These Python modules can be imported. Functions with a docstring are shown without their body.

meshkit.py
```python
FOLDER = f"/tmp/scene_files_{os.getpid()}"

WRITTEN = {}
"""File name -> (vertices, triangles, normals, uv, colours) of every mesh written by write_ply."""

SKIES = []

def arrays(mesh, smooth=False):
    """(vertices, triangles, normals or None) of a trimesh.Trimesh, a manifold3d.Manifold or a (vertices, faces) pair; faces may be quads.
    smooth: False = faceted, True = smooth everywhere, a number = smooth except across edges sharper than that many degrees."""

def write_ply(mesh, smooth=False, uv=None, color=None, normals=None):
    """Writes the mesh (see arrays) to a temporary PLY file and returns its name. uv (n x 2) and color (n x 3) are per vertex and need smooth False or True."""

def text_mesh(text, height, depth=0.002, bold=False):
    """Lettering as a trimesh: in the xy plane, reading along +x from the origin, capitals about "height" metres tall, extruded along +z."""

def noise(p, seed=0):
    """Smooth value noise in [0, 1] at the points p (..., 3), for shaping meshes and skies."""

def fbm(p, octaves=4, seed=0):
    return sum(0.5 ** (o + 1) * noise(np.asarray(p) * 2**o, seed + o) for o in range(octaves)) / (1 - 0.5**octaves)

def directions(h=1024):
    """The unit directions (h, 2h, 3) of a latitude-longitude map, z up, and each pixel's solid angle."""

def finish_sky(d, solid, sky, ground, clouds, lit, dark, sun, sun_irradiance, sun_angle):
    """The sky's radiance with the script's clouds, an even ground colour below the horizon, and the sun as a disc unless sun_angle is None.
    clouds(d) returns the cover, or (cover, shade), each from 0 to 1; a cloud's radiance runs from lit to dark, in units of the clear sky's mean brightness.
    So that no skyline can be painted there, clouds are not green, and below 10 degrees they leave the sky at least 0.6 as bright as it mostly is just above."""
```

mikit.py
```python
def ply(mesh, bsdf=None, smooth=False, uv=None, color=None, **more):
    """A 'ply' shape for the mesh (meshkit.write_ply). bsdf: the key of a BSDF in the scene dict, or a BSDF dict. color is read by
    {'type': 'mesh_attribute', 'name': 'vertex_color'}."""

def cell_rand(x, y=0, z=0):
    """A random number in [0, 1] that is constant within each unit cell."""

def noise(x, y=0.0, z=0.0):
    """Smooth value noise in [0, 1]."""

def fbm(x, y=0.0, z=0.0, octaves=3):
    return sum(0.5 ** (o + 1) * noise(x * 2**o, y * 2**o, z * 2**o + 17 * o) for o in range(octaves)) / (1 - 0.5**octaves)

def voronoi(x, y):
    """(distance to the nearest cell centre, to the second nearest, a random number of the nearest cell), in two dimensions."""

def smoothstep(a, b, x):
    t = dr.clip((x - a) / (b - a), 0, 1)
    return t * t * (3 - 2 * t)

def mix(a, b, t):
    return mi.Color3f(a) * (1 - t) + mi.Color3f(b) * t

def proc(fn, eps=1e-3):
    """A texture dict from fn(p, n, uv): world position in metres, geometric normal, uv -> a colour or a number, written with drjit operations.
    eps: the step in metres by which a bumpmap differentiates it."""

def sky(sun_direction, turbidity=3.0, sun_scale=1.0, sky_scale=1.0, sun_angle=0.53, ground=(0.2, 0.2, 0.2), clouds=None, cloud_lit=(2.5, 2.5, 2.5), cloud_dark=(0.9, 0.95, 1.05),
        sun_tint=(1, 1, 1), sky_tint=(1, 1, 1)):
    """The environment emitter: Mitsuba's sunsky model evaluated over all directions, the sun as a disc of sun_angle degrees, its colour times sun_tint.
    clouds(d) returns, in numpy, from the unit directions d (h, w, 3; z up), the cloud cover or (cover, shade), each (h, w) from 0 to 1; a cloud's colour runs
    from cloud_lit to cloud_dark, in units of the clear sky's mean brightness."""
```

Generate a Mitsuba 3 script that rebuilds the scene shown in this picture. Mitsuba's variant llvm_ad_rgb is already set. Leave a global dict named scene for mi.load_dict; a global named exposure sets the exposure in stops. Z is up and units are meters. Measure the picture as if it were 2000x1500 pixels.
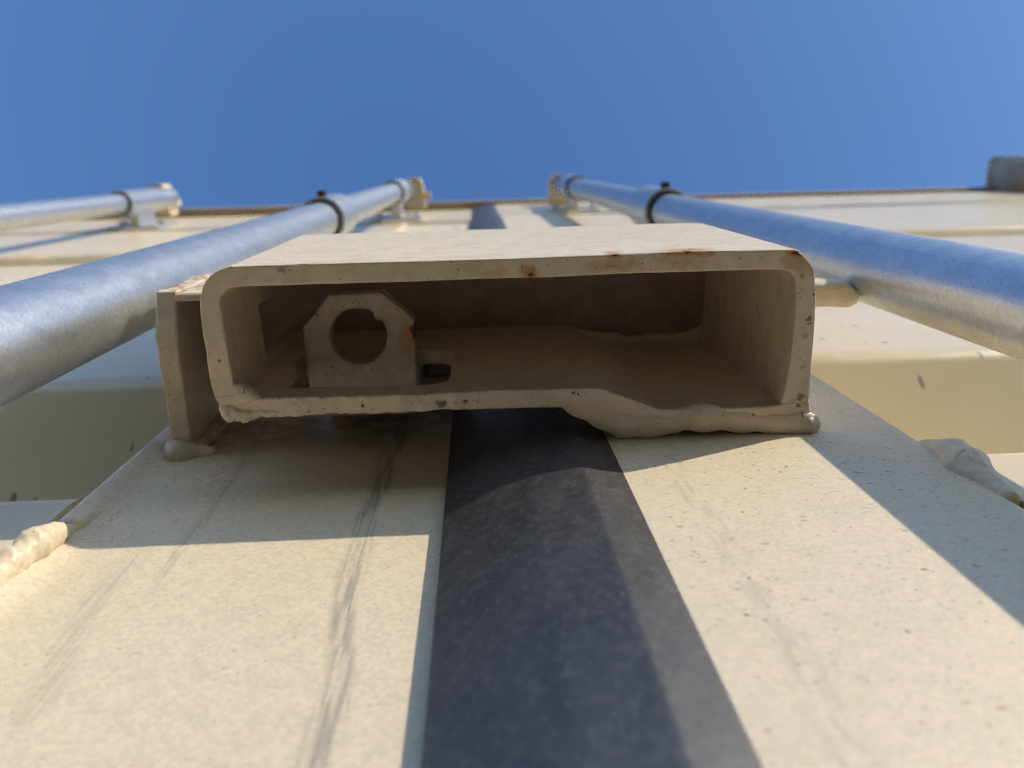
import math
import numpy as np
import trimesh
import drjit as dr
import mitsuba as mi
import shapely
from shapely import geometry as sg
import mikit
import meshkit
from mikit import noise, fbm, smoothstep, mix, proc, voronoi

T = mi.ScalarTransform4f
scene, labels = {}, {}

# ------------------------------------------------------------------ camera, light, exposure
H0 = 0.75                                     # lens height above the ground; the door wall stands at y = 0.095 m
FWD = np.array([0.03750927, 0.27950879, 0.95941018])
DOWN = np.array([-0.03595138, 0.95984173, -0.27822895])
EYE = np.array([0.0, 0.0, H0])
scene['camera'] = {
    'type': 'thinlens', 'fov': 67.38, 'fov_axis': 'x',
    'aperture_radius': 0.00115, 'focus_distance': 0.255,
    'near_clip': 0.01, 'far_clip': 2000.0,
    'to_world': T().look_at(origin=EYE.tolist(), target=(EYE + FWD).tolist(), up=(-DOWN).tolist()),
}
SUN = (1.11, -1.0, 0.49)
scene['sky'] = mikit.sky(SUN, turbidity=2.0, sky_scale=2.6, sky_tint=(0.90, 0.97, 1.20), ground=(0.09, 0.085, 0.08), sun_tint=(1.02, 1.23, 1.72))
exposure = 1.76


# ------------------------------------------------------------------ helpers
def numbered(name):
    if name not in scene and not any(k.startswith(name + '__') for k in scene):
        return name
    k = 1
    while '%s_%03d' % (name, k) in scene or any(q.startswith('%s_%03d__' % (name, k)) for q in scene):
        k += 1
    return '%s_%03d' % (name, k)


def part(parent, name, mesh, bsdf, smooth=30, label=None):
    key = numbered(parent + '__' + name)
    scene[key] = mikit.ply(mesh, bsdf, smooth)
    if label:
        labels[key] = {'label': label}
    return key


def lab(key, label, cat=None, group=None, kind=None):
    d = {'label': label}
    if cat:
        d['category'] = cat
    if group:
        d['group'] = group
    if kind:
        d['kind'] = kind
    labels[key] = d


def fixed(m):
    if m.volume < 0:
        m.invert()
    return m


def up(m):
    """Everything is measured from the lens height; lift it."""
    m.apply_translation([0, 0, H0])
    return m


def rounded(poly, r, q=8):
    return poly.buffer(-r, quad_segs=q).buffer(2 * r, quad_segs=q).buffer(-r, quad_segs=q)


def extrude_z(poly, z0, z1):
    m = trimesh.creation.extrude_polygon(poly, z1 - z0, engine='earcut')
    m.apply_translation([0, 0, z0])
    return fixed(m)


def extrude_x(poly_zy, x0, x1):
    """poly given as (z, y)."""
    m = trimesh.creation.extrude_polygon(poly_zy, x1 - x0, engine='earcut')
    v = np.array(m.vertices)
    m.vertices = np.stack([v[:, 2] + x0, v[:, 1], v[:, 0]], 1)
    return fixed(m)


def box(x0, x1, y0, y1, z0, z1, bev=0.003):
    """A box with its edges chamfered."""
    c = np.array([(x0 + x1) / 2, (y0 + y1) / 2, (z0 + z1) / 2])
    h = np.array([x1 - x0, y1 - y0, z1 - z0]) / 2
    b = min(bev, h.min() * 0.45)
    pts = []
    for sx in (-1, 1):
        for sy in (-1, 1):
            for sz in (-1, 1):
                s = np.array([sx, sy, sz])
                for k in range(3):
                    d = h - b
                    d[k] = h[k]
                    pts.append(c + s * d)
    return trimesh.convex.convex_hull(np.array(pts))


def tube(r, z0, z1, x, y, seg=72, nz=2, cap=True, bev=0.0):
    if bev:
        prof = [(0, z0), (r - bev, z0), (r, z0 + bev), (r, z1 - bev), (r - bev, z1), (0, z1)]
    else:
        prof = [(0, z0)] + [(r, z) for z in np.linspace(z0, z1, nz)] + [(0, z1)]
    m = trimesh.creation.revolve(np.array(prof), sections=seg)
    m.apply_translation([x, y, 0])
    return fixed(m)


def cat(*ms):
    return trimesh.util.concatenate(list(ms))


def bolt(x, y0, z, r=0.008, h=0.006, axis='y'):
    """A hexagon bolt head with a washer whose top points towards -y."""
    a = trimesh.creation.cylinder(radius=r, height=h, sections=6)
    w = trimesh.creation.cylinder(radius=r * 1.35, height=0.002, sections=24)
    a.apply_translation([0, 0, h / 2 + 0.002])
    w.apply_translation([0, 0, 0.001])
    m = cat(a, w)
    m.apply_transform(trimesh.transformations.rotation_matrix(math.pi / 2, [1, 0, 0]))
    m.apply_translation([x, y0, z])
    return m


# --- signed distance meshing (surface nets): welded and painted steel, with its soft uneven edges
def sdf_mesh(f, lo, hi, h):
    lo, hi = np.array(lo, float), np.array(hi, float)
    B = 4
    nb = np.ceil((hi - lo) / (h * B)).astype(int)
    n = nb * B
    bc = np.stack(np.meshgrid(*[lo[k] + (np.arange(nb[k]) * B + (B - 1) / 2) * h for k in range(3)], indexing='ij'), -1)
    db = f(bc.reshape(-1, 3)).reshape(nb)
    field = np.repeat(np.repeat(np.repeat(db, B, 0), B, 1), B, 2).astype(np.float32)
    act = np.argwhere(np.abs(db) < h * B * 1.25)
    off = np.stack(np.meshgrid(*[np.arange(B)] * 3, indexing='ij'), -1).reshape(-1, 3)
    idx = (act[:, None, :] * B + off[None]).reshape(-1, 3)
    field[idx[:, 0], idx[:, 1], idx[:, 2]] = f(lo + idx * h)
    s = field < 0
    S = s[:-1, :-1, :-1].astype(np.int8)
    tot = np.zeros_like(S)
    for a in (0, 1):
        for b in (0, 1):
            for c in (0, 1):
                tot += s[a:n[0] - 1 + a, b:n[1] - 1 + b, c:n[2] - 1 + c]
    cells = np.argwhere((tot > 0) & (tot < 8))
    num = -np.ones(tot.shape, int)
    num[cells[:, 0], cells[:, 1], cells[:, 2]] = np.arange(len(cells))
    acc, cnt = np.zeros((len(cells), 3)), np.zeros(len(cells))
    for ax in range(3):
        o = [k for k in range(3) if k != ax]
        for a in (0, 1):
            for b in (0, 1):
                p0 = cells.copy()
                p0[:, o[0]] += a
                p0[:, o[1]] += b
                p1 = p0.copy()
                p1[:, ax] += 1
                d0 = field[p0[:, 0], p0[:, 1], p0[:, 2]]
                d1 = field[p1[:, 0], p1[:, 1], p1[:, 2]]
                on = (d0 < 0) != (d1 < 0)
                t = np.where(on, d0 / np.where(on, d0 - d1, 1), 0)
                q = p0.astype(float)
                q[:, ax] += t
                acc[on] += q[on]
                cnt[on] += 1
    v = lo + acc / cnt[:, None] * h
    faces = []
    for ax in range(3):
        o = [(ax + 1) % 3, (ax + 2) % 3]
        sl0 = [slice(None)] * 3
        sl1 = [slice(None)] * 3
        sl0[ax], sl1[ax] = slice(0, -1), slice(1, None)
        e = np.argwhere(s[tuple(sl0)] != s[tuple(sl1)])
        e = e[(e[:, o[0]] > 0) & (e[:, o[1]] > 0) & (e[:, o[0]] < n[o[0]] - 1) & (e[:, o[1]] < n[o[1]] - 1)]
        q = []
        for a, b in ((1, 1), (0, 1), (0, 0), (1, 0)):
            c = e.copy()
            c[:, o[0]] -= a
            c[:, o[1]] -= b
            q.append(num[c[:, 0], c[:, 1], c[:, 2]])
        q = np.stack(q, 1)
        flip = ~s[e[:, 0], e[:, 1], e[:, 2]]
        q[flip] = q[flip][:, ::-1]
        faces.append(q)
    q = np.vstack(faces)
    q = q[(q >= 0).all(1)]
    for _ in range(2):
        d = f(v)
        e = h * 0.3
        g = np.stack([f(v + np.eye(3)[k] * e) - d for k in range(3)], 1) / e
        v = v - np.clip(d / np.maximum((g * g).sum(1), 0.2), -0.6 * h, 0.6 * h)[:, None] * g
    return fixed(trimesh.Trimesh(v, np.vstack([q[:, [0, 1, 2]], q[:, [0, 2, 3]]]), process=False))


def smin(a, b, k):
    hh = np.clip(0.5 + 0.5 * (b - a) / k, 0, 1)
    return b + (a - b) * hh - k * hh * (1 - hh)


def lump(p, freq, amp, seed=0, octaves=3):
    return (meshkit.fbm(p * freq, octaves, seed) - 0.5) * 2 * amp


def capsule(p, a, b, ra, rb=None):
    a, b = np.array(a, float), np.array(b, float)
    rb = ra if rb is None else rb
    t = np.clip(((p - a) @ (b - a)) / max((b - a) @ (b - a), 1e-12), 0, 1)
    return np.linalg.norm(p - a - t[:, None] * (b - a), axis=1) - (ra + (rb - ra) * t)


def bead(pts, radii, k, freq=140, amp=0.0006, seed=0, h=0.0008, flat=1.0, ripple=1.0):
    """A weld bead laid along a path: overlapping runs of metal, uneven along the way."""
    pts, radii = np.array(pts, float), np.array(radii, float)

    zc = pts[:, 2].mean()

    def f(p):
        d = None
        fine = ripple * lump(p, 520, 0.00012, seed + 1, 2) + ripple * 0.00010 * np.sin(p @ np.array([1500.0, 700.0, 1500.0]) + 5 * meshkit.noise(p * 150, seed))
        p = p.copy()
        p[:, 2] = zc + (p[:, 2] - zc) * flat
        for i in range(len(pts) - 1):
            c = capsule(p, pts[i], pts[i + 1], radii[i], radii[i + 1])
            d = c if d is None else smin(d, c, k)
        return d + lump(p, freq, amp, seed) + fine
    r = radii.max() + 0.003
    return sdf_mesh(f, pts.min(0) - r, pts.max(0) + r, h)


class Outline:
    """The signed distance of a 2-D outline, tabulated."""

    def __init__(self, poly, res=0.00025, pad=0.012):
        x0, y0, x1, y1 = poly.bounds
        self.o, self.res = np.array([x0 - pad, y0 - pad]), res
        nx, ny = int((x1 - x0 + 2 * pad) / res) + 2, int((y1 - y0 + 2 * pad) / res) + 2
        X, Y = np.meshgrid(self.o[0] + np.arange(nx) * res, self.o[1] + np.arange(ny) * res, indexing='ij')
        P = shapely.points(X.ravel(), Y.ravel())
        shapely.prepare(poly)
        d = shapely.distance(P, poly.boundary)
        self.t = np.where(shapely.contains_xy(poly, X.ravel(), Y.ravel()), -d, d).reshape(nx, ny)

    def __call__(self, x, y):
        u = np.clip((x - self.o[0]) / self.res, 0, self.t.shape[0] - 1.001)
        v = np.clip((y - self.o[1]) / self.res, 0, self.t.shape[1] - 1.001)
        i, j = u.astype(int), v.astype(int)
        a, b = u - i, v - j
        t = self.t
        return (t[i, j] * (1 - a) + t[i + 1, j] * a) * (1 - b) + (t[i, j + 1] * (1 - a) + t[i + 1, j + 1] * a) * b


def slab(d2, d1, r):
    """The distance of a 2-D shape d2 swept over a span d1, with edges rounded by r."""
    a, b = d2 + r, d1 + r
    return np.minimum(np.maximum(a, b), 0) + np.hypot(np.maximum(a, 0), np.maximum(b, 0)) - r


def curve(pts, n=6):
    """A closed Catmull-Rom curve through the points."""
    p = np.array(pts, float)
    out = []
    for i in range(len(p)):
        a, b, c, d = p[i - 1], p[i], p[(i + 1) % len(p)], p[(i + 2) % len(p)]
        for t in np.arange(n) / n:
            out.append(0.5 * (2 * b + (c - a) * t + (2 * a - 5 * b + 4 * c - d) * t * t + (3 * b - a - 3 * c + d) * t ** 3))
    return sg.Polygon(np.array(out)).buffer(0)


# ------------------------------------------------------------------ materials
CREAM = (0.59, 0.503, 0.382)


def specks(x, y, z, size, stretch, amount, seed):
    """Small dark flecks, each cell with its own size; stretch > 1 makes dashes along x."""
    u, w = x / (size * stretch), z / size
    wx = u + 0.6 * noise(x / size * 0.3, z / size * 0.3, seed + 3.5)
    ww = w + 1.5 * noise(x / size * 0.25, z / size * 0.25, seed + 9.5)
    d1, d2, rnd = voronoi(wx + 31.7 * seed, ww)
    rad = 0.30 * smoothstep(1 - amount, 1.0, rnd)
    return 1 - smoothstep(rad * 0.6, rad + 0.02, d1)


def paint_bump(coarse, fine):
    def fn(p, n, uv):
        return coarse * fbm(p.x * 420, p.y * 420, p.z * 420, 2) + fine * noise(p.x * 1500, p.y * 1500, p.z * 1500)
    return fn


def make_paint(key, colour_fn, rough, rough_var, bump_fn, eps=1.5e-4, clearcoat=0.0, spec=0.5):
    def rfn(p, n, uv):
        return rough + rough_var * (fbm(p.x * 160, p.y * 160, p.z * 160, 3) - 0.5)
    b = {'type': 'principled', 'base_color': proc(colour_fn), 'roughness': proc(rfn), 'specular': spec}
    if clearcoat:
        b['clearcoat'] = clearcoat
        b['clearcoat_gloss'] = 0.85
    scene[key] = {'type': 'twosided', 'b': {'type': 'bumpmap', 'arbitrary': proc(bump_fn, eps), 'scale': 1.0, 'bsdf': b}}


def col_left(p, n, uv):
    x, z = p.x, p.z - H0
    c = mix(CREAM, (0.55, 0.48, 0.362), 0.8 * smoothstep(0.35, 0.7, fbm(x * 260, p.y * 260, z * 180, 3)))
    gr = fbm(x * 1000 + 9, p.y * 900, z * 800, 3)
    c = mix(c, (0.64, 0.55, 0.42), 0.8 * smoothstep(0.48, 0.72, gr))
    c = mix(c, (0.49, 0.425, 0.325), 0.55 * smoothstep(0.50, 0.30, gr))
    # run-off streaks down the plate: thin continuous lines that fade and gather
    fray = fbm(x * 1300, 0.0, z * 55, 3)
    wob = 0.009 * (noise(3.1, 0.0, z * 15) - 0.5) + 0.0025 * (noise(7.7, 0.0, z * 48) - 0.5)
    w1 = 0.0035 + 0.0030 * noise(2.2, 0.0, z * 30)
    s1 = (1 - smoothstep(0.2, 1.0, dr.abs(x + 0.0362 - wob) / w1)) * (0.55 + 0.45 * noise(9.1, 0.0, z * 40))
    s2 = (1 - smoothstep(0.2, 1.0, dr.abs(x + 0.1010 - wob * 1.3) / 0.0065)) * smoothstep(0.11, 0.16, z) * (1 - smoothstep(0.19, 0.23, z))
    s3 = (1 - smoothstep(0.1, 1.0, dr.abs(x + 0.0930 + wob * 0.8) / 0.0030)) * smoothstep(0.17, 0.21, z)
    st = s1 + s2 * 0.32 + s3 * 0.4
    c = mix(c, (0.215, 0.20, 0.185), dr.clip(0.72 * st * (0.25 + smoothstep(0.34, 0.66, fray)), 0, 0.66))
    # fine cracks near the staple
    cr = dr.abs(noise(x * 240 + 3, 0.0, z * 20) - 0.5 + 0.22 * (noise(x * 900, 0.0, z * 420) - 0.5))
    zone = smoothstep(0.205, 0.225, z) * (1 - smoothstep(0.27, 0.31, z)) * (1 - smoothstep(-0.095, -0.08, x))
    c = mix(c, (0.10, 0.09, 0.085), 0.6 * zone * smoothstep(0.45, 0.6, noise(x * 130, 5.0, z * 110)) * (1 - smoothstep(0.003, 0.014, cr)))
    k = specks(x, p.y, z, 0.0010, 1.9, 0.07, 1.0)
    c = mix(c, (0.15, 0.13, 0.11), k * 0.45)
    # patchy darker tone where the plate meets the staple and the box
    g = smoothstep(0.26, 0.33, z) * (1 - smoothstep(0.38, 0.5, z)) * smoothstep(0.3, 0.7, fbm(x * 130, 0.0, z * 130, 3))
    return mix(c, (0.16, 0.135, 0.11), 0.55 * g)


def col_right(p, n, uv):
    x, z = p.x, p.z - H0
    c = mix(CREAM, (0.55, 0.48, 0.36), 0.8 * smoothstep(0.35, 0.75, fbm(x * 120, p.y * 120, z * 90, 3)))
    gr = fbm(x * 1100 + 4, p.y * 900, z * 850, 3)
    c = mix(c, (0.63, 0.54, 0.415), 0.7 * smoothstep(0.48, 0.72, gr))
    c = mix(c, (0.50, 0.435, 0.335), 0.45 * smoothstep(0.50, 0.30, gr))
    k = specks(x, p.y, z, 0.0009, 3.0, 0.11, 2.0)
    c = mix(c, (0.17, 0.15, 0.14), k * 0.75)
    k2 = specks(x + 0.5, p.y, z, 0.0020, 1.9, 0.06, 4.0)
    c = mix(c, (0.30, 0.20, 0.125), k2 * 0.7)
    s = 1 - smoothstep(0.001, 0.006, dr.abs(x - 0.060 - 0.008 * (noise(1.3, 0.0, z * 20) - 0.5)))
    return mix(c, (0.34, 0.31, 0.27), 0.35 * s * smoothstep(0.4, 0.7, fbm(x * 700, 0.0, z * 120, 3)))


RUST = [  # x, y, rx, ry, strength: on the box's open edge
    (0.0165, 0.0358, 0.0042, 0.0034, 1.0), (0.0442, 0.0308, 0.0036, 0.0018, 1.0), (0.0440, 0.0342, 0.0085, 0.0036, 0.65),
    (0.0690, 0.0305, 0.0105, 0.0022, 0.95), (0.0650, 0.0330, 0.0125, 0.0036, 0.5), (0.1050, 0.0318, 0.0060, 0.0022, 1.0),
    (0.1055, 0.0345, 0.0075, 0.0050, 0.5), (0.1100, 0.0372, 0.0020, 0.0022, 0.7), (0.0040, 0.0352, 0.0060, 0.0028, 0.3)]
SPOTS = [  # x, y, r, strength: bare, dark pits in the paint of the rim
    (-0.0144, 0.0788, 0.0016, 1.0), (-0.0064, 0.0786, 0.0009, 0.9), (-0.0098, 0.0787, 0.0008, 0.4), (-0.0408, 0.0785, 0.0009, 1.0), (-0.0020, 0.0784, 0.0010, 0.3), (0.1098, 0.0812, 0.0017, 0.75),
    (0.1105, 0.0532, 0.0011, 0.8), (0.1108, 0.0552, 0.0007, 0.6), (0.1098, 0.0594, 0.0011, 0.35), (0.1101, 0.0702, 0.0012, 0.3), (0.1093, 0.0842, 0.0009, 0.8), (0.1070, 0.0388, 0.0008, 0.5),
    (-0.0632, 0.0316, 0.0011, 0.55), (-0.0606, 0.0318, 0.0006, 0.6), (0.1116, 0.0455, 0.0006, 0.9), (-0.0870, 0.0610, 0.0006, 0.9), (0.0860, 0.0327, 0.0007, 0.45), (0.0930, 0.0332, 0.0006, 0.4),
    (0.0305, 0.0770, 0.0007, 1.0), (0.0322, 0.0772, 0.0005, 1.0), (-0.0590, 0.0800, 0.0006, 0.8), (-0.0820, 0.0420, 0.0008, 0.3)]


def col_box(p, n, uv):
    x, y, z = p.x, p.y, p.z - H0
    c = mix(CREAM, (0.52, 0.45, 0.335), smoothstep(0.35, 0.75, fbm(x * 170, y * 170, z * 170, 3)))
    w1 = noise(x * 420, y * 420, z * 420) - 0.5
    w2 = noise(x * 420 + 50, y * 420, z * 420) - 0.5
    front = 1 - smoothstep(0.254, 0.262, z)
    rust, core, pit = mi.Float(0), mi.Float(0), mi.Float(0)
    for (a, b, rx, ry, s) in RUST:
        d = dr.sqrt(dr.square((x - a) / rx + 0.7 * w1) + dr.square((y - b) / ry + 0.7 * w2))
        rust = dr.maximum(rust, s * (1 - smoothstep(0.25, 1.15, d)))
        core = dr.maximum(core, s * (1 - smoothstep(0.12, 0.42, d)))
    w3 = fbm(x * 1500, y * 1500, z * 1500, 2) - 0.5
    for (a, b, r, q) in SPOTS:
        d = dr.sqrt(dr.square(x - a + 0.0012 * w1) + dr.square(y - b + 0.0012 * w2)) / r + 0.9 * w3
        pit = dr.maximum(pit, q * (1 - smoothstep(0.55, 1.15, d)))
    c = mix(c, (0.40, 0.19, 0.055), 0.95 * rust * front)
    c = mix(c, (0.085, 0.030, 0.014), smoothstep(0.45, 0.9, core) * front)
    c = mix(c, (0.070, 0.048, 0.036), 0.9 * pit * front)
    k = specks(x, y, z + y * 0.7, 0.0008, 1.3, 0.10, 3.0)
    c = mix(c, (0.11, 0.085, 0.065), k * 0.75)
    # scuffs: thin dark crazing of the paint skin
    cr = dr.abs(fbm(x * 300 + 11, y * 300, z * 300, 2) - 0.5)
    sc = (1 - smoothstep(0.003, 0.014, cr)) * smoothstep(0.55, 0.72, noise(x * 70 + 5, y * 70, z * 70))
    c = mix(c, (0.20, 0.165, 0.13), 0.7 * sc)
    return c


def col_primer_shade(p, n, uv):  # primer brown, darkened to stand for the shade inside the box
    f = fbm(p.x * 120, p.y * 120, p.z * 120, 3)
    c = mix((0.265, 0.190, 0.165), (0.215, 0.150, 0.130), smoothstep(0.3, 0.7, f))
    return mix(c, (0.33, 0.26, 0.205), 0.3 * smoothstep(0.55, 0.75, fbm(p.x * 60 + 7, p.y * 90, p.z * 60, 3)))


def col_panel(p, n, uv):
    x, y, z = p.x, p.y, p.z - H0
    c = mix((0.585, 0.497, 0.342), (0.545, 0.460, 0.312), smoothstep(0.3, 0.7, fbm(x * 14, y * 14, z * 9, 3)))
    k = specks(x, y, z + 0.6 * y, 0.0055, 1.2, 0.07, 6.0)
    c = mix(c, (0.15, 0.12, 0.085), 0.7 * k)
    # grey scuffs and dust lines along the top of the doors
    s = smoothstep(1.25, 1.42, z) * (1 - smoothstep(1.46, 1.5, z)) * smoothstep(0.58, 0.72, fbm(x * 9, 0.0, z * 30, 3))
    return mix(c, (0.26, 0.27, 0.31), 0.7 * s)


make_paint('paint_left', col_left, 0.46, 0.10, paint_bump(0.00016, 0.00003))
make_paint('paint_right', col_right, 0.44, 0.10, paint_bump(0.00010, 0.00003))
make_paint('paint_box', col_box, 0.46, 0.12, paint_bump(0.00014, 0.000035))
def col_post(p, n, uv):
    x, y, z = p.x, p.y, p.z - H0
    c = mix((0.36, 0.315, 0.25), (0.27, 0.235, 0.19), smoothstep(0.3, 0.7, fbm(x * 40, y * 40, z * 25, 3)))
    r = smoothstep(0.48, 0.62, fbm(x * 30 + 4, y * 24, z * 12 + 2, 3))
    return mix(c, (0.33, 0.15, 0.05), 0.8 * r)


make_paint('paint_post', col_post, 0.5, 0.1, paint_bump(0.00012, 0.00002))
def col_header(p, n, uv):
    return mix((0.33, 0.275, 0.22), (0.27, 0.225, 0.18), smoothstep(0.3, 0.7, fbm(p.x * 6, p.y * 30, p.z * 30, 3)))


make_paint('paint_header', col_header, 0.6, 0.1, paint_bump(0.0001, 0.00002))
make_paint('primer_shade', col_primer_shade, 0.5, 0.1, paint_bump(0.00014, 0.00003))
make_paint('paint_panel', col_panel, 0.24, 0.06, paint_bump(0.00004, 0.00001))


def zinc_col(p, n, uv):
    f = fbm(p.x * 190, p.y * 190, p.z * 90, 3)
    c = mix((0.53, 0.57, 0.615), (0.66, 0.69, 0.725), smoothstep(0.3, 0.7, 0.5 * f + 0.5 * fbm(p.x * 900 + p.z * 500, p.y * 900, p.z * 700, 2)))
    d = specks(p.x, p.y, p.z + p.y, 0.0014, 1.0, 0.05, 8.0)
    return mix(c, (0.22, 0.22, 0.21), 0.5 * d)


def zinc_rough(p, n, uv):
    return 0.37 + 0.10 * (fbm(p.x * 260, p.y * 260, p.z * 120, 3) - 0.5)


def zinc_bump(p, n, uv):
    return 0.000010 * fbm(p.x * 500, p.y * 500, p.z * 500, 2) + 0.000055 * fbm(p.x * 1300 + p.z * 600, p.y * 1300, p.z * 800, 2)


scene['zinc'] = {'type': 'twosided', 'b': {'type': 'bumpmap', 'arbitrary': proc(zinc_bump, 2e-4), 'scale': 1.0,
                 'bsdf': {'type': 'principled', 'base_color': proc(zinc_col), 'metallic': 0.88, 'roughness': proc(zinc_rough), 'specular': 0.5}}}


def rubber_col(p, n, uv):
    x, z = p.x, p.z - H0
    c = mix((0.012, 0.012, 0.013), (0.021, 0.021, 0.023), smoothstep(0.3, 0.75, fbm(x * 170, p.y * 170, z * 50, 3)))
    dust = smoothstep(0.40, 0.85, fbm(x * 620, p.y * 620, z * 380, 4))
    c = mix(c, (0.15, 0.148, 0.15), 0.16 * dust)
    k = specks(x, p.y, z, 0.0006, 1.0, 0.04, 5.0)
    c = mix(c, (0.40, 0.385, 0.36), 0.5 * k)
    sc = dr.abs(noise(x * 150 - z * 22, 0.0, z * 5) - 0.5)
    fade = smoothstep(0.45, 0.65, noise(x * 60, 4.4, z * 35))
    return mix(c, (0.17, 0.165, 0.17), 0.40 * fade * (1 - smoothstep(0.002, 0.010, sc)))


def rubber_rough(p, n, uv):
    return 0.46 + 0.12 * (fbm(p.x * 300, p.y * 300, (p.z - H0) * 110, 3) - 0.5)


def rubber_bump(p, n, uv):
    return 0.00006 * fbm(p.x * 700, p.y * 700, p.z * 320, 3)


scene['rubber'] = {'type': 'twosided', 'b': {'type': 'bumpmap', 'arbitrary': proc(rubber_bump, 2e-4), 'scale': 1.0,
                   'bsdf': {'type': 'principled', 'base_color': proc(rubber_col), 'roughness': proc(rubber_rough), 'specular': 1.0, 'sheen': 0.35}}}
scene['bushing'] = {'type': 'twosided', 'b': {'type': 'principled', 'base_color': {'type': 'rgb', 'value': [0.022, 0.022, 0.022]}, 'roughness': 0.6}}


def ground_col(p, n, uv):
    return mix((0.095, 0.088, 0.08), (0.07, 0.066, 0.062), smoothstep(0.3, 0.7, fbm(p.x * 3, p.y * 3, 0.0, 4)))


scene['asphalt'] = {'type': 'diffuse', 'reflectance': proc(ground_col)}

# ------------------------------------------------------------------ ground
g = trimesh.Trimesh([[-600, -600, 0], [600, -600, 0], [600, 600, 0], [-600, 600, 0]], [[0, 1, 2], [0, 2, 3]], process=False)
scene['ground'] = mikit.ply(g, 'asphalt')
lab('ground', 'grey asphalt ground under the container', kind='structure')

# ------------------------------------------------------------------ the container body (z below is measured from the lens height)
TOP = 1.80
body = 'container_body'
lab(body, 'cream container end frame around both doors, its header edge running along the sky', 'container')
hdr = sg.Polygon([(1.765, 0.086), (TOP, 0.086), (TOP, 0.20), (1.70, 0.20), (1.70, 0.160), (1.765, 0.160)])
part(body, 'header', up(extrude_x(rounded(hdr, 0.002), -1.2, 1.2)), 'paint_header')
part(body, 'corner_post', up(cat(box(1.2, 1.30, 0.022, 0.20, -0.60, 1.62, 0.006), box(1.195, 1.30, 0.018, 0.19, 1.62, TOP + 0.02, 0.010))), 'paint_post')
part(body, 'corner_post', up(cat(box(-1.30, -1.2, 0.022, 0.20, -0.60, 1.62, 0.006), box(-1.30, -1.195, 0.018, 0.19, 1.62, TOP + 0.02, 0.010))), 'paint_post')
part(body, 'door_sill', up(box(-1.2, 1.2, 0.09, 0.20, -0.72, -0.605, 0.004)), 'paint_panel')
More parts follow.
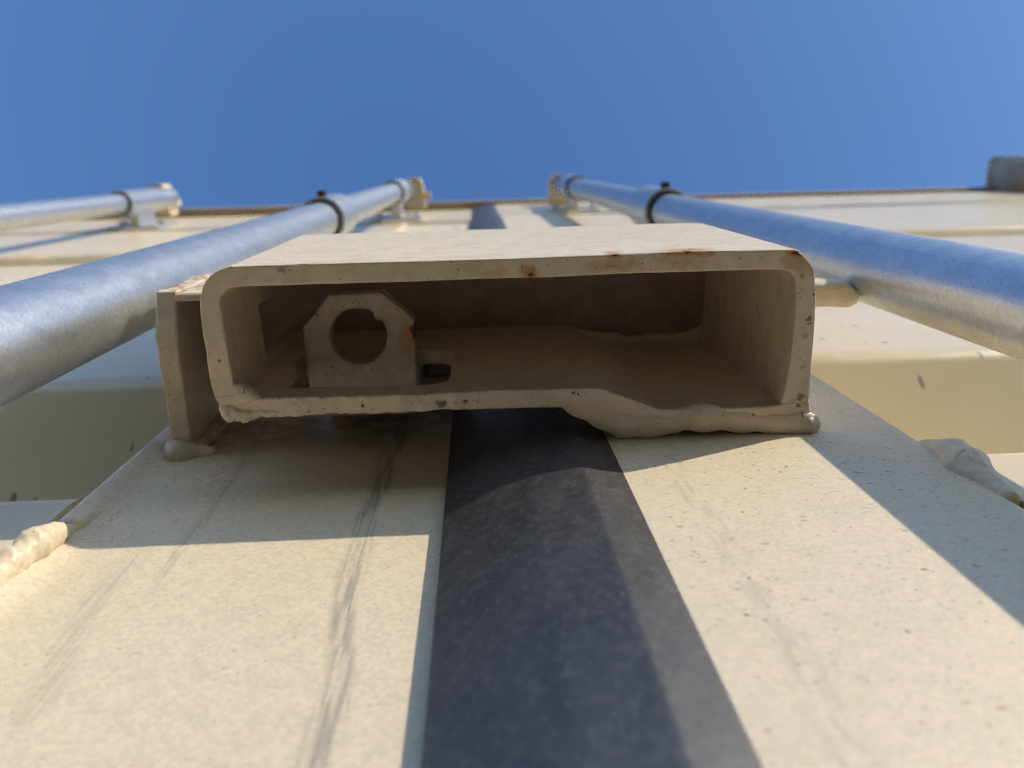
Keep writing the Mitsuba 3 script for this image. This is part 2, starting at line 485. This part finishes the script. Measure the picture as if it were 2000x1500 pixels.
part(body, 'roof', up(box(-1.28, 1.28, 0.205, 6.1, 1.74, 1.775, 0.003)), 'paint_panel')
part(body, 'side_wall', up(box(1.25, 1.285, 0.205, 6.1, -0.6, 1.735, 0.003)), 'paint_panel')
part(body, 'side_wall', up(box(-1.285, -1.25, 0.205, 6.1, -0.6, 1.735, 0.003)), 'paint_panel')
part(body, 'floor', up(box(-1.245, 1.245, 0.205, 6.1, -0.68, -0.605, 0.003)), 'paint_panel')


def keeper(x, z):
    """The forged keeper on the header that a bar's cam turns into: a block with a bevelled nose and a side ear."""
    p = rounded(sg.Polygon([(-0.019, 0.0), (-0.019, -0.046), (-0.010, -0.064), (0.010, -0.064), (0.017, -0.050), (0.021, 0.0)]), 0.003)
    m = extrude_z(p, z - 0.022, z + 0.022)
    e = extrude_z(rounded(sg.Polygon([(0.012, -0.034), (0.031, -0.034), (0.033, -0.020), (0.012, -0.018)]), 0.003), z - 0.008, z + 0.014)
    m = cat(m, e)
    m.apply_translation([x, 0.0, 0.0])
    m.vertices[:, 1] += 0.094
    return m


KEEPERS = [(-0.652, 1.672), (-0.128, 1.672), (0.172, 1.672)]
for x, z in KEEPERS:
    part(body, 'cam_keeper', up(keeper(x, z)), 'paint_panel')

# ------------------------------------------------------------------ doors


def corrugated(z_in, y_face, z0, z1, depth=0.050, back=0.230, ru=0.018):
    """The panel's section: flat faces with shallow troughs pressed inward, given by (lower lip, upper lip)."""
    pts = [(z0, y_face)]
    for lo, hi in z_in:
        w = 0.050
        pts += [(lo, y_face), (lo + w, y_face + depth), (hi - w, y_face + depth), (hi, y_face)]
    pts += [(z1, y_face), (z1, back), (z0, back)]
    return rounded(sg.Polygon(pts), ru, 14)


# --- right leaf
R = 'container_door'
lab(R, 'right cream steel door leaf carrying the black rubber seal on its edge, crossed by the one right hand bar', 'container door')
fr = sg.Polygon([(0.030, 0.0945), (0.142, 0.0945), (0.1460, 0.0950), (0.1490, 0.0965), (0.1510, 0.0990), (0.1516, 0.102), (0.1516, 0.160), (0.030, 0.160)])
part(R, 'edge_frame', up(extrude_z(fr, -0.58, 1.42)), 'paint_right')
part(R, 'panel', up(extrude_x(corrugated([(-0.47, -0.34), (0.232, 0.364), (0.868, 0.985)], 0.0962, -0.58, 1.42), 0.1516, 1.10)), 'paint_panel')
part(R, 'outer_frame', up(box(1.10, 1.19, 0.0945, 0.160, -0.58, 1.42, 0.004)), 'paint_panel')
part(R, 'top_rail', up(box(0.030, 1.19, 0.0938, 0.160, 1.42, 1.755, 0.006)), 'paint_panel')
gp = [(0.0452, 0.0962), (0.0446, 0.0952), (0.0436, 0.0947), (0.0418, 0.0943), (0.0312, 0.0919), (0.0300, 0.09165), (0.0284, 0.09175), (0.0147, 0.0934), (0.0131, 0.0937), (0.0116, 0.0941), (0.0011, 0.0972), (-0.0120, 0.1031), (-0.0134, 0.1040),
      (-0.0137, 0.1052), (-0.0133, 0.1074), (-0.0110, 0.1078), (0.004, 0.1076), (0.0295, 0.1010), (0.0295, 0.0990), (0.0452, 0.0990)]
gp[-3:] = [(0.0298, 0.1076), (0.0298, 0.0962)]
part(R, 'rubber_gasket', up(extrude_z(sg.Polygon(gp).buffer(0), -0.58, 1.752)), 'rubber', smooth=25, label='black rubber door seal in flat facets running up the middle under the box')


def wbead(path, radii, seed, **k):
    return up(bead(path, radii, 0.004, seed=seed, **k))


part(R, 'weld_bead', wbead([(0.1500, 0.0975, 0.238), (0.1505, 0.0960, 0.2255), (0.1488, 0.0955, 0.2150), (0.1490, 0.0962, 0.1960)], [0.0030, 0.0052, 0.0062, 0.0034], 3, amp=0.0012, freq=110), 'paint_right',
     label='lumpy painted weld on the right edge of the right leaf')
part(R, 'weld_bead', wbead([(0.1512, 0.0972, 0.160), (0.1512, 0.0968, 0.120), (0.1512, 0.0972, 0.060)], [0.003, 0.0044, 0.003], 5, amp=0.001), 'paint_right')
ch = []
for i, (x, z, a, s) in enumerate([(0.0547, 0.1415, 0.4, 0.0015), (0.0909, 0.2164, 0.2, 0.0012), (0.0941, 0.2202, 1.2, 0.0012), (0.1140, 0.2140, 0.3, 0.0030), (0.1147, 0.1571, 0.6, 0.0024), (0.1020, 0.1564, 0.1, 0.0018),
                                  (0.0600, 0.1560, 0.9, 0.0010), (0.0700, 0.1900, 0.2, 0.0009), (0.0850, 0.1330, 0.5, 0.0013), (0.0760, 0.2050, 0.7, 0.0008), (0.1200, 0.2000, 0.2, 0.0009)]):
    m = trimesh.creation.icosphere(2, 1.0)
    v = m.vertices * [s, 0.0007, s * 0.45]
    v = v * [0.55, 0.5, 0.55]
    m.vertices = v + np.array([0.25 * s, 0, 0.2 * s]) * (meshkit.noise(v * 900 + i * 7)[:, None] - 0.5)
    m.apply_transform(trimesh.transformations.rotation_matrix(a, [0, 1, 0]))
    m.apply_translation([x, 0.0945, z])
    ch.append(m)
k = part(R, 'paint_blister', up(cat(*ch)), 'paint_right')
labels[k] = {'kind': 'stuff', 'label': 'small paint blisters and grit on the right leaf'}

# --- left leaf
L = numbered(R)
lab(L, 'left cream steel door leaf with dark run-off streaks, standing deeper than the rubber seal', 'container door')
fl = [(0.020, 0.1083), (-0.118, 0.1083), (-0.1225, 0.1080), (-0.1262, 0.1068), (-0.1292, 0.1050), (-0.1320, 0.1043), (-0.1345, 0.1050), (-0.1365, 0.1068), (-0.1370, 0.1090), (-0.1370, 0.160), (0.020, 0.160)]
part(L, 'edge_frame', up(extrude_z(sg.Polygon(fl), -0.58, 1.42)), 'paint_left')
part(L, 'panel', up(extrude_x(corrugated([(-0.47, -0.34), (0.246, 0.395), (0.93, 1.045)], 0.1050, -0.58, 1.42), -1.10, -0.1370)), 'paint_panel')
part(L, 'outer_frame', up(box(-1.19, -1.10, 0.1040, 0.160, -0.58, 1.42, 0.004)), 'paint_panel')
part(L, 'top_rail', up(box(-1.19, 0.020, 0.1030, 0.160, 1.42, 1.755, 0.006)), 'paint_panel')
part(L, 'weld_bead', wbead([(-0.1285, 0.1060, 0.2210), (-0.1295, 0.1035, 0.2125), (-0.1305, 0.1025, 0.2050), (-0.1318, 0.1030, 0.1960), (-0.1322, 0.1045, 0.1850), (-0.1325, 0.1050, 0.150)],
                       [0.0020, 0.0030, 0.0037, 0.0033, 0.0026, 0.0018], 8, amp=0.0008, freq=120), 'paint_left', label='sunlit lump of painted weld on the left edge of the left leaf')
part(L, 'weld_bead', wbead([(-0.1268, 0.1078, 0.236), (-0.1288, 0.1058, 0.224)], [0.0016, 0.0030], 9, amp=0.0004), 'paint_left')

# ------------------------------------------------------------------ lock box
B = 'lock_box'
lab(B, 'cream steel lock box, open below, with a rusty rim, welded across the door joint', 'lock box')
mm = lambda pts: [(a / 1000, b / 1000) for a, b in pts]
OUT = mm([(-77.5, 30.4), (-79.8, 30.6), (-83.9, 31.9), (-87.4, 34.6), (-89.5, 38.0), (-90.7, 43.2), (-91.0, 51.0), (-90.8, 58.2), (-90.9, 65.5), (-90.3, 71.8), (-89.3, 75.4), (-87.8, 79.1), (-85.0, 81.2), (-77.2, 81.5),
          (-57.4, 81.3), (-33.2, 81.6), (-11.9, 81.3), (22.9, 81.7), (32.5, 82.9), (45.0, 88.3), (59.4, 91.0), (88.3, 92.2), (110.1, 93.0), (113.4, 91.6), (113.2, 82.6), (113.0, 73.0), (112.9, 60.4), (112.4, 48.1),
          (111.9, 42.0), (110.5, 37.2), (108.3, 33.9), (105.2, 31.2), (101.5, 30.2), (72.4, 30.0), (42.3, 30.1), (10.8, 30.4), (-33.0, 30.3)])
INN = mm([(-68.7, 37.0), (-79.0, 37.1), (-81.9, 38.3), (-84.0, 41.7), (-84.0, 50.6), (-83.6, 60.9), (-83.2, 69.7), (-81.9, 73.0), (-77.8, 74.4), (-50.8, 74.9), (-23.7, 75.2), (3.6, 74.9), (25.8, 75.1), (39.0, 75.4),
          (44.4, 77.2), (54.6, 81.4), (60.1, 83.4), (67.4, 84.0), (86.8, 84.2), (101.5, 83.9), (103.6, 81.9), (105.3, 69.6), (105.7, 50.9), (105.4, 43.6), (104.3, 39.4), (101.5, 37.4), (93.6, 36.6), (69.7, 36.7), (48.3, 36.6),
          (22.4, 37.1), (4.8, 36.9), (-30.1, 37.0)])
ring = curve(OUT).difference(curve(INN))
z0b, z1b = 0.250, 0.362
low = [(-0.2, 0.2)]
split = [(-0.2, 0.0742), (-0.0836, 0.0742), (-0.05, 0.0748), (0.0258, 0.0750), (0.039, 0.0754), (0.0444, 0.0771), (0.0546, 0.0813), (0.0601, 0.0833), (0.0674, 0.0839), (0.0868, 0.0841), (0.2, 0.0839), (0.2, 0.2), (-0.2, 0.2)]
lower_half = sg.Polygon(split)
shell2 = Outline(ring.difference(lower_half).buffer(0))
base2 = Outline(ring.intersection(lower_half.buffer(0.0009)).buffer(0))
slot2 = Outline(rounded(sg.box(-0.0735, 0.2615, -0.0120, 0.3135), 0.008, 10))


def warp(p):
    """Hand-cut plate: slightly wavy edges."""
    return p + np.stack([lump(p, 45, 0.00018, 1, 2), lump(p, 45, 0.00018, 2, 2), lump(p, 140, 0.00030, 3, 2)], 1)


def f_shell(p):
    q = warp(p)
    d = slab(shell2(q[:, 0], q[:, 1]), np.abs(q[:, 2] - (z0b + z1b) / 2) - (z1b - z0b) / 2, 0.0004)
    # the left wall is cut away behind its front part
    hole = np.maximum(np.maximum(q[:, 0] + 0.0785, 0.2925 - q[:, 2]), 0.0505 - q[:, 1])
    d = np.maximum(d, -hole)
    # the back left corner is clipped
    c = np.array([-0.0910, 0.0, 0.362])
    d = np.maximum(d, (0.007 - ((p - c) @ np.array([0.7071, 0, -0.7071])) - 0.002))
    return d + lump(p, 350, 0.00008, 4, 3)


def f_base(p):
    q = warp(p)
    d = slab(base2(q[:, 0], q[:, 1]), np.abs(q[:, 2] - (z0b + z1b) / 2 + 0.0002) - (z1b - z0b) / 2, 0.0004)
    d = np.maximum(d, -slot2(q[:, 0], q[:, 2]))
    # burnt, dribbled paint along the left half of the front edge
    near = np.exp(-((p[:, 2] - z0b) / 0.006) ** 2) * np.clip((0.02 - p[:, 0]) / 0.05, 0, 1)
    return d + lump(p, 350, 0.00008, 5, 3) + near * lump(p, 330, 0.0009, 6, 3)


LO, HI = (-0.096, 0.0265, 0.2445), (0.119, 0.098, 0.368)
part(B, 'shell', up(sdf_mesh(f_shell, LO, HI, 0.0007)), 'paint_box', smooth=38, label='folded top and side plate with rust along its front edge')
part(B, 'base_plate', up(sdf_mesh(f_base, (-0.094, 0.070, 0.2445), (0.117, 0.0975, 0.368), 0.0007)), 'paint_box', smooth=38, label='stepped bottom plate with a slot for the lug')
bk = sg.Polygon([(-0.1150, 0.0480), (-0.0835, 0.0400), (-0.070, 0.0368), (0.1057, 0.0366), (0.1052, 0.0838), (0.062, 0.0838), (0.042, 0.0755), (-0.0775, 0.0750), (-0.0785, 0.1040), (-0.1150, 0.1040)])  # the left end, past the side wall, is added to keep the pocket dark
part(B, 'back_plate', up(extrude_z(bk, 0.3545, 0.3605)), 'primer_shade', label='primer brown plate closing the top end of the box, its colour darkened to carry shade')
tabp = Outline(rounded(sg.Polygon([(0.108, 0.0545), (0.150, 0.0545), (0.161, 0.0545), (0.1690, 0.0600), (0.1690, 0.0650), (0.1645, 0.0672), (0.150, 0.0660), (0.108, 0.0655)]), 0.0040, 8))


def f_tab(p):
    return slab(tabp(p[:, 0], p[:, 1]), np.abs(p[:, 2] - 0.337) - 0.0075, 0.004) + lump(p, 140, 0.0006, 11, 3)


part(B, 'side_tab', up(sdf_mesh(f_tab, (0.104, 0.049, 0.325), (0.174, 0.072, 0.349), 0.0009)), 'paint_box', smooth=40, label='round ended tab sticking out of the right side')
# welds
part(B, 'weld_bead', wbead([(0.0250, 0.0790, 0.2525), (0.0330, 0.0818, 0.2525), (0.0420, 0.0862, 0.2520), (0.0490, 0.0893, 0.2515), (0.0580, 0.0898, 0.2515), (0.0670, 0.0893, 0.2515)], [0.0020, 0.0036, 0.0042, 0.0044, 0.0044, 0.0040], 21, amp=0.0005, freq=90, h=0.0006, flat=1.9, ripple=0.25), 'paint_box', smooth=60,
     label='thick weld climbing over the seal at the front of the box')
part(B, 'weld_bead', wbead([(0.0690, 0.0880, 0.2520), (0.0770, 0.0878, 0.2510), (0.0900, 0.0894, 0.2515), (0.1020, 0.0908, 0.2510), (0.1110, 0.0912, 0.2505), (0.1145, 0.0920, 0.2505)], [0.0042, 0.0046, 0.0038, 0.0034, 0.0038, 0.0036], 22, amp=0.0006, freq=110, h=0.0006, flat=1.8, ripple=0.25), 'paint_box', smooth=60,
     label='lumpy weld under the right half of the front edge')
part(B, 'weld_bead', wbead([(0.1135, 0.0915, 0.251), (0.1140, 0.0925, 0.285), (0.1138, 0.0930, 0.325), (0.1135, 0.0925, 0.360)], [0.0036, 0.0028, 0.0030, 0.0028], 23, amp=0.0007), 'paint_box', smooth=60)
part(B, 'weld_bead', wbead([(-0.0835, 0.0700, 0.2520), (-0.0800, 0.0735, 0.2510), (-0.0770, 0.0752, 0.2515)], [0.0010, 0.0020, 0.0012], 24, amp=0.0014, freq=240, h=0.0006), 'paint_box', smooth=60, label='rough blob of weld in the bottom left corner')
part(B, 'weld_bead', wbead([(-0.0880, 0.0775, 0.2515), (-0.0855, 0.0800, 0.2508), (-0.0800, 0.0803, 0.2505), (-0.0700, 0.0797, 0.2508)], [0.0012, 0.0019, 0.0017, 0.0009], 25, amp=0.0013, freq=260, h=0.0006), 'paint_box', smooth=60)
part(B, 'weld_bead', wbead([(0.0480, 0.0790, 0.3530), (0.0620, 0.0832, 0.3525), (0.0800, 0.0832, 0.3530), (0.1010, 0.0830, 0.3525), (0.1050, 0.0790, 0.3535)], [0.0018, 0.0028, 0.0022, 0.0030, 0.0022], 26, amp=0.0010), 'paint_box', smooth=60, label='weld along the foot of the back plate')

# ------------------------------------------------------------------ padlock lug standing in the box
G = 'padlock_lug'
lab(G, 'thick plate with clipped top corners and one round hole, standing inside the lock box', 'lug')
oct_ = sg.Polygon([(-0.0684, 0.0900), (-0.0687, 0.0598), (-0.0579, 0.0477), (-0.0375, 0.0473), (-0.0259, 0.0582), (-0.0262, 0.0900)])
hole = sg.Point(-0.0477, 0.0640).buffer(0.0110, quad_segs=24)
hole = hole.difference(sg.Point(-0.0395, 0.0560).buffer(0.0019))
lug2 = Outline(oct_.difference(hole))
slab_z = (0.2930, 0.3040)


def f_lug(p):
    q = p + np.stack([lump(p, 90, 0.0005, 31, 2), lump(p, 90, 0.0005, 32, 2), 0 * p[:, 0]], 1)
    return slab(lug2(q[:, 0], q[:, 1]), np.abs(p[:, 2] - sum(slab_z) / 2) - (slab_z[1] - slab_z[0]) / 2, 0.0006) + lump(p, 300, 0.00018, 33, 2)


def col_lug(p, n, uv):
    x, y, z = p.x, p.y, p.z - H0
    c = mix((0.42, 0.35, 0.275), (0.33, 0.275, 0.22), smoothstep(0.35, 0.75, fbm(x * 220, y * 220, z * 220, 3)))
    w = noise(x * 420, y * 420, z * 420) - 0.5
    d = dr.sqrt(dr.square((x + 0.0285) / 0.0060 + 0.6 * w) + dr.square((y - 0.0650) / 0.0095 + 0.5 * w))
    c = mix(c, (0.42, 0.20, 0.055), 0.85 * (1 - smoothstep(0.2, 1.1, d)))
    e = dr.sqrt(dr.square((x + 0.0262) / 0.0016 + 0.8 * w) + dr.square((y - 0.0625) / 0.0050 + 0.6 * w))
    c = mix(c, (0.055, 0.028, 0.018), 1 - smoothstep(0.4, 1.0, e))
    k = specks(x, y, z + y, 0.0016, 1.0, 0.2, 7.0)
    return mix(c, (0.10, 0.07, 0.05), 0.75 * k)


make_paint('paint_lug', col_lug, 0.48, 0.1, paint_bump(0.00012, 0.00003))
part(G, 'plate', up(sdf_mesh(f_lug, (-0.073, 0.043, 0.288), (-0.022, 0.112, 0.309), 0.0008)), 'paint_lug', smooth=38)
part(G, 'foot', up(cat(box(-0.074, -0.0262, 0.0870, 0.0935, 0.284, 0.352, 0.001), box(-0.070, -0.0145, 0.0937, 0.1090, 0.338, 0.352, 0.001), box(-0.0258, -0.0105, 0.0835, 0.0935, 0.3385, 0.3515, 0.001))), 'primer_shade')  # rear blocks and dark brown are added so the slot reads as shade

# ------------------------------------------------------------------ guard plate to the left of the box
W = 'guard_plate'
lab(W, 'cream plate with clipped corners standing on edge, welded to the left leaf beside the box', 'steel plate')
gpl = sg.Polygon([(0.290, 0.1085), (0.290, 0.0600), (0.2968, 0.0450), (0.344, 0.0448), (0.352, 0.0495), (0.452, 0.0495), (0.462, 0.0590), (0.462, 0.1085)])  # tail beyond the second clip is unseen, added to shade the left recess
gpo = Outline(gpl)


def f_guard(p):
    q = p + np.stack([lump(p, 70, 0.0004, 41, 2), lump(p, 90, 0.0006, 42, 2), lump(p, 90, 0.0006, 43, 2)], 1)
    return slab(gpo(q[:, 2], q[:, 1]), np.abs(q[:, 0] + 0.1194) - 0.0039, 0.0006) + lump(p, 260, 0.0002, 44, 3)


def col_guard(p, n, uv):
    x, y, z = p.x, p.y, p.z - H0
    c = mix((0.58, 0.495, 0.36), (0.50, 0.43, 0.325), smoothstep(0.35, 0.75, fbm(x * 170, y * 170, z * 170, 3)))
    w = fbm(x * 420, y * 420, z * 420, 2) - 0.5
    e = smoothstep(0.0485, 0.0452, y + 0.004 * w)
    c = mix(c, (0.36, 0.16, 0.05), 0.8 * e * smoothstep(0.48, 0.7, noise(x * 500, y * 300, z * 260)))
    k = specks(x + z, y, y + x, 0.0015, 1.0, 0.2, 9.0)
    return mix(c, (0.12, 0.095, 0.075), 0.75 * k)


make_paint('paint_guard', col_guard, 0.46, 0.1, paint_bump(0.00014, 0.00003))
part(W, 'plate', up(sdf_mesh(f_guard, (-0.1265, 0.041, 0.2855), (-0.1125, 0.112, 0.4665), 0.0008)), 'paint_guard', smooth=38)
part(W, 'added_cover_strip', up(box(-0.1157, -0.0900, 0.0453, 0.0484, 0.2935, 0.3540, 0.0006)), 'paint_guard')  # added strip that keeps the sun out of the pocket beside the box
part(W, 'added_shade_strip', up(box(-0.1157, -0.0835, 0.0840, 0.0875, 0.3320, 0.3540, 0.0006)), 'primer_shade')  # added strip, coloured dark so the pocket floor reads as shaded
part(W, 'added_shadow_block', up(box(-0.1310, -0.1230, 0.0510, 0.1085, 0.3560, 0.4550, 0.001)), 'paint_guard')  # unseen block added to widen the shadow on the left recess
part(W, 'weld_bead', wbead([(-0.1232, 0.1055, 0.2895), (-0.1195, 0.1068, 0.2865), (-0.1150, 0.1070, 0.2880)], [0.0026, 0.0040, 0.0032], 45, amp=0.0009, freq=120), 'paint_left', smooth=60, label='shiny lump of weld at the foot of the plate')
part(W, 'weld_bead', wbead([(-0.1140, 0.1072, 0.2885), (-0.1085, 0.1076, 0.2890)], [0.0032, 0.0022], 46, amp=0.0008, freq=120), 'paint_left', smooth=60)
part(W, 'weld_bead', wbead([(-0.1140, 0.1072, 0.2930), (-0.1142, 0.1070, 0.3150), (-0.1142, 0.1070, 0.4500)], [0.0028, 0.0030, 0.0030], 47, amp=0.0008, freq=120), 'paint_left', smooth=60)

# ------------------------------------------------------------------ locking bars
RB = 0.0170


def strap(x, y, yd, z0, z1, r_in=0.0178, r_out=0.0222):
    """The bracket that holds a bar to the door: a collar round the bar, a neck and a foot plate."""
    c = sg.Point(x, y)
    p = c.buffer(r_out, quad_segs=20).difference(c.buffer(r_in, quad_segs=20))
    zm, hz = (z0 + z1) / 2, (z1 - z0) * 0.22
    neck = sg.box(x - 0.008, y + r_in + 0.001, x + 0.008, yd - 0.005)
    foot = rounded(sg.box(x - 0.046, yd - 0.0055, x + 0.046, yd), 0.001, 3)
    return cat(extrude_z(p, z0, z1), extrude_z(neck, zm - hz, zm + hz), extrude_z(foot, zm - hz * 1.4, zm + hz * 1.4))


def bushing(x, y, z0, z1):
    p = sg.Point(x, y).buffer(0.0197, quad_segs=24).difference(sg.Point(x, y).buffer(0.0171, quad_segs=24))
    return extrude_z(p, z0, z1)


def locking_bar(x, y, yd, label, brackets, cam_x):
    key = numbered('locking_bar')
    lab(key, label, 'locking bar', 'galvanised locking bars standing up the doors')
    part(key, 'rod', up(tube(RB, -0.50, 1.60, x, y, 96)), 'zinc', smooth=40)
    for z0, z1, bush in brackets:
        b = part(key, 'bearing_bracket', up(strap(x, y, yd, z0, z1)), 'zinc', smooth=30)
        part(b, 'bushing', up(bushing(x, y, z0 - 0.006, z1 - 0.02)), 'bushing', smooth=40)
        for sx in (-1, 1):
            part(b, 'bolt', up(bolt(x + sx * 0.036, yd - 0.0045, (z0 + z1) / 2)), 'zinc', smooth=20)
        if bush:
            m = trimesh.creation.cylinder(radius=0.0045, height=0.006, sections=16)
            m.apply_transform(trimesh.transformations.rotation_matrix(math.pi / 2, [1, 0, 0]))
            m.apply_translation([x, y - 0.0245, z0 + 0.012])
            part(b, 'grease_nipple', up(m), 'bushing', smooth=30)
    # the cam at the bar's head: hub with a hooked nose towards the keeper
    nose = sg.Polygon([(x - 0.020, y - 0.016), (x + 0.012 * np.sign(cam_x - x), y - 0.022), (cam_x, y - 0.012), (cam_x, y + 0.012), (x + 0.010 * np.sign(cam_x - x), y + 0.020), (x - 0.020, y + 0.016)]).convex_hull
    cam = cat(extrude_z(rounded(nose, 0.003), 1.606, 1.622), tube(0.0185, 1.588, 1.632, x, y, 48, bev=0.003))
    part(key, 'cam', up(cam), 'zinc', smooth=30)
    return key


locking_bar(-0.1502, 0.0513, 0.1030, 'sunlit galvanised locking bar just left of the lock box', [(-0.30, -0.21, False), (0.765, 0.850, True), (1.43, 1.57, False)], -0.1280)
locking_bar(0.1824, 0.0511, 0.0945, 'galvanised locking bar right of the lock box, its near side reflecting blue sky', [(-0.30, -0.21, False), (0.745, 0.830, True), (1.43, 1.56, False)], 0.1720)
locking_bar(-0.620, 0.0560, 0.1030, 'short looking bright locking bar far left, ending in a wide bracket under the sky', [(-0.30, -0.21, False), (0.45, 0.53, False), (1.40, 1.57, False)], -0.6350)
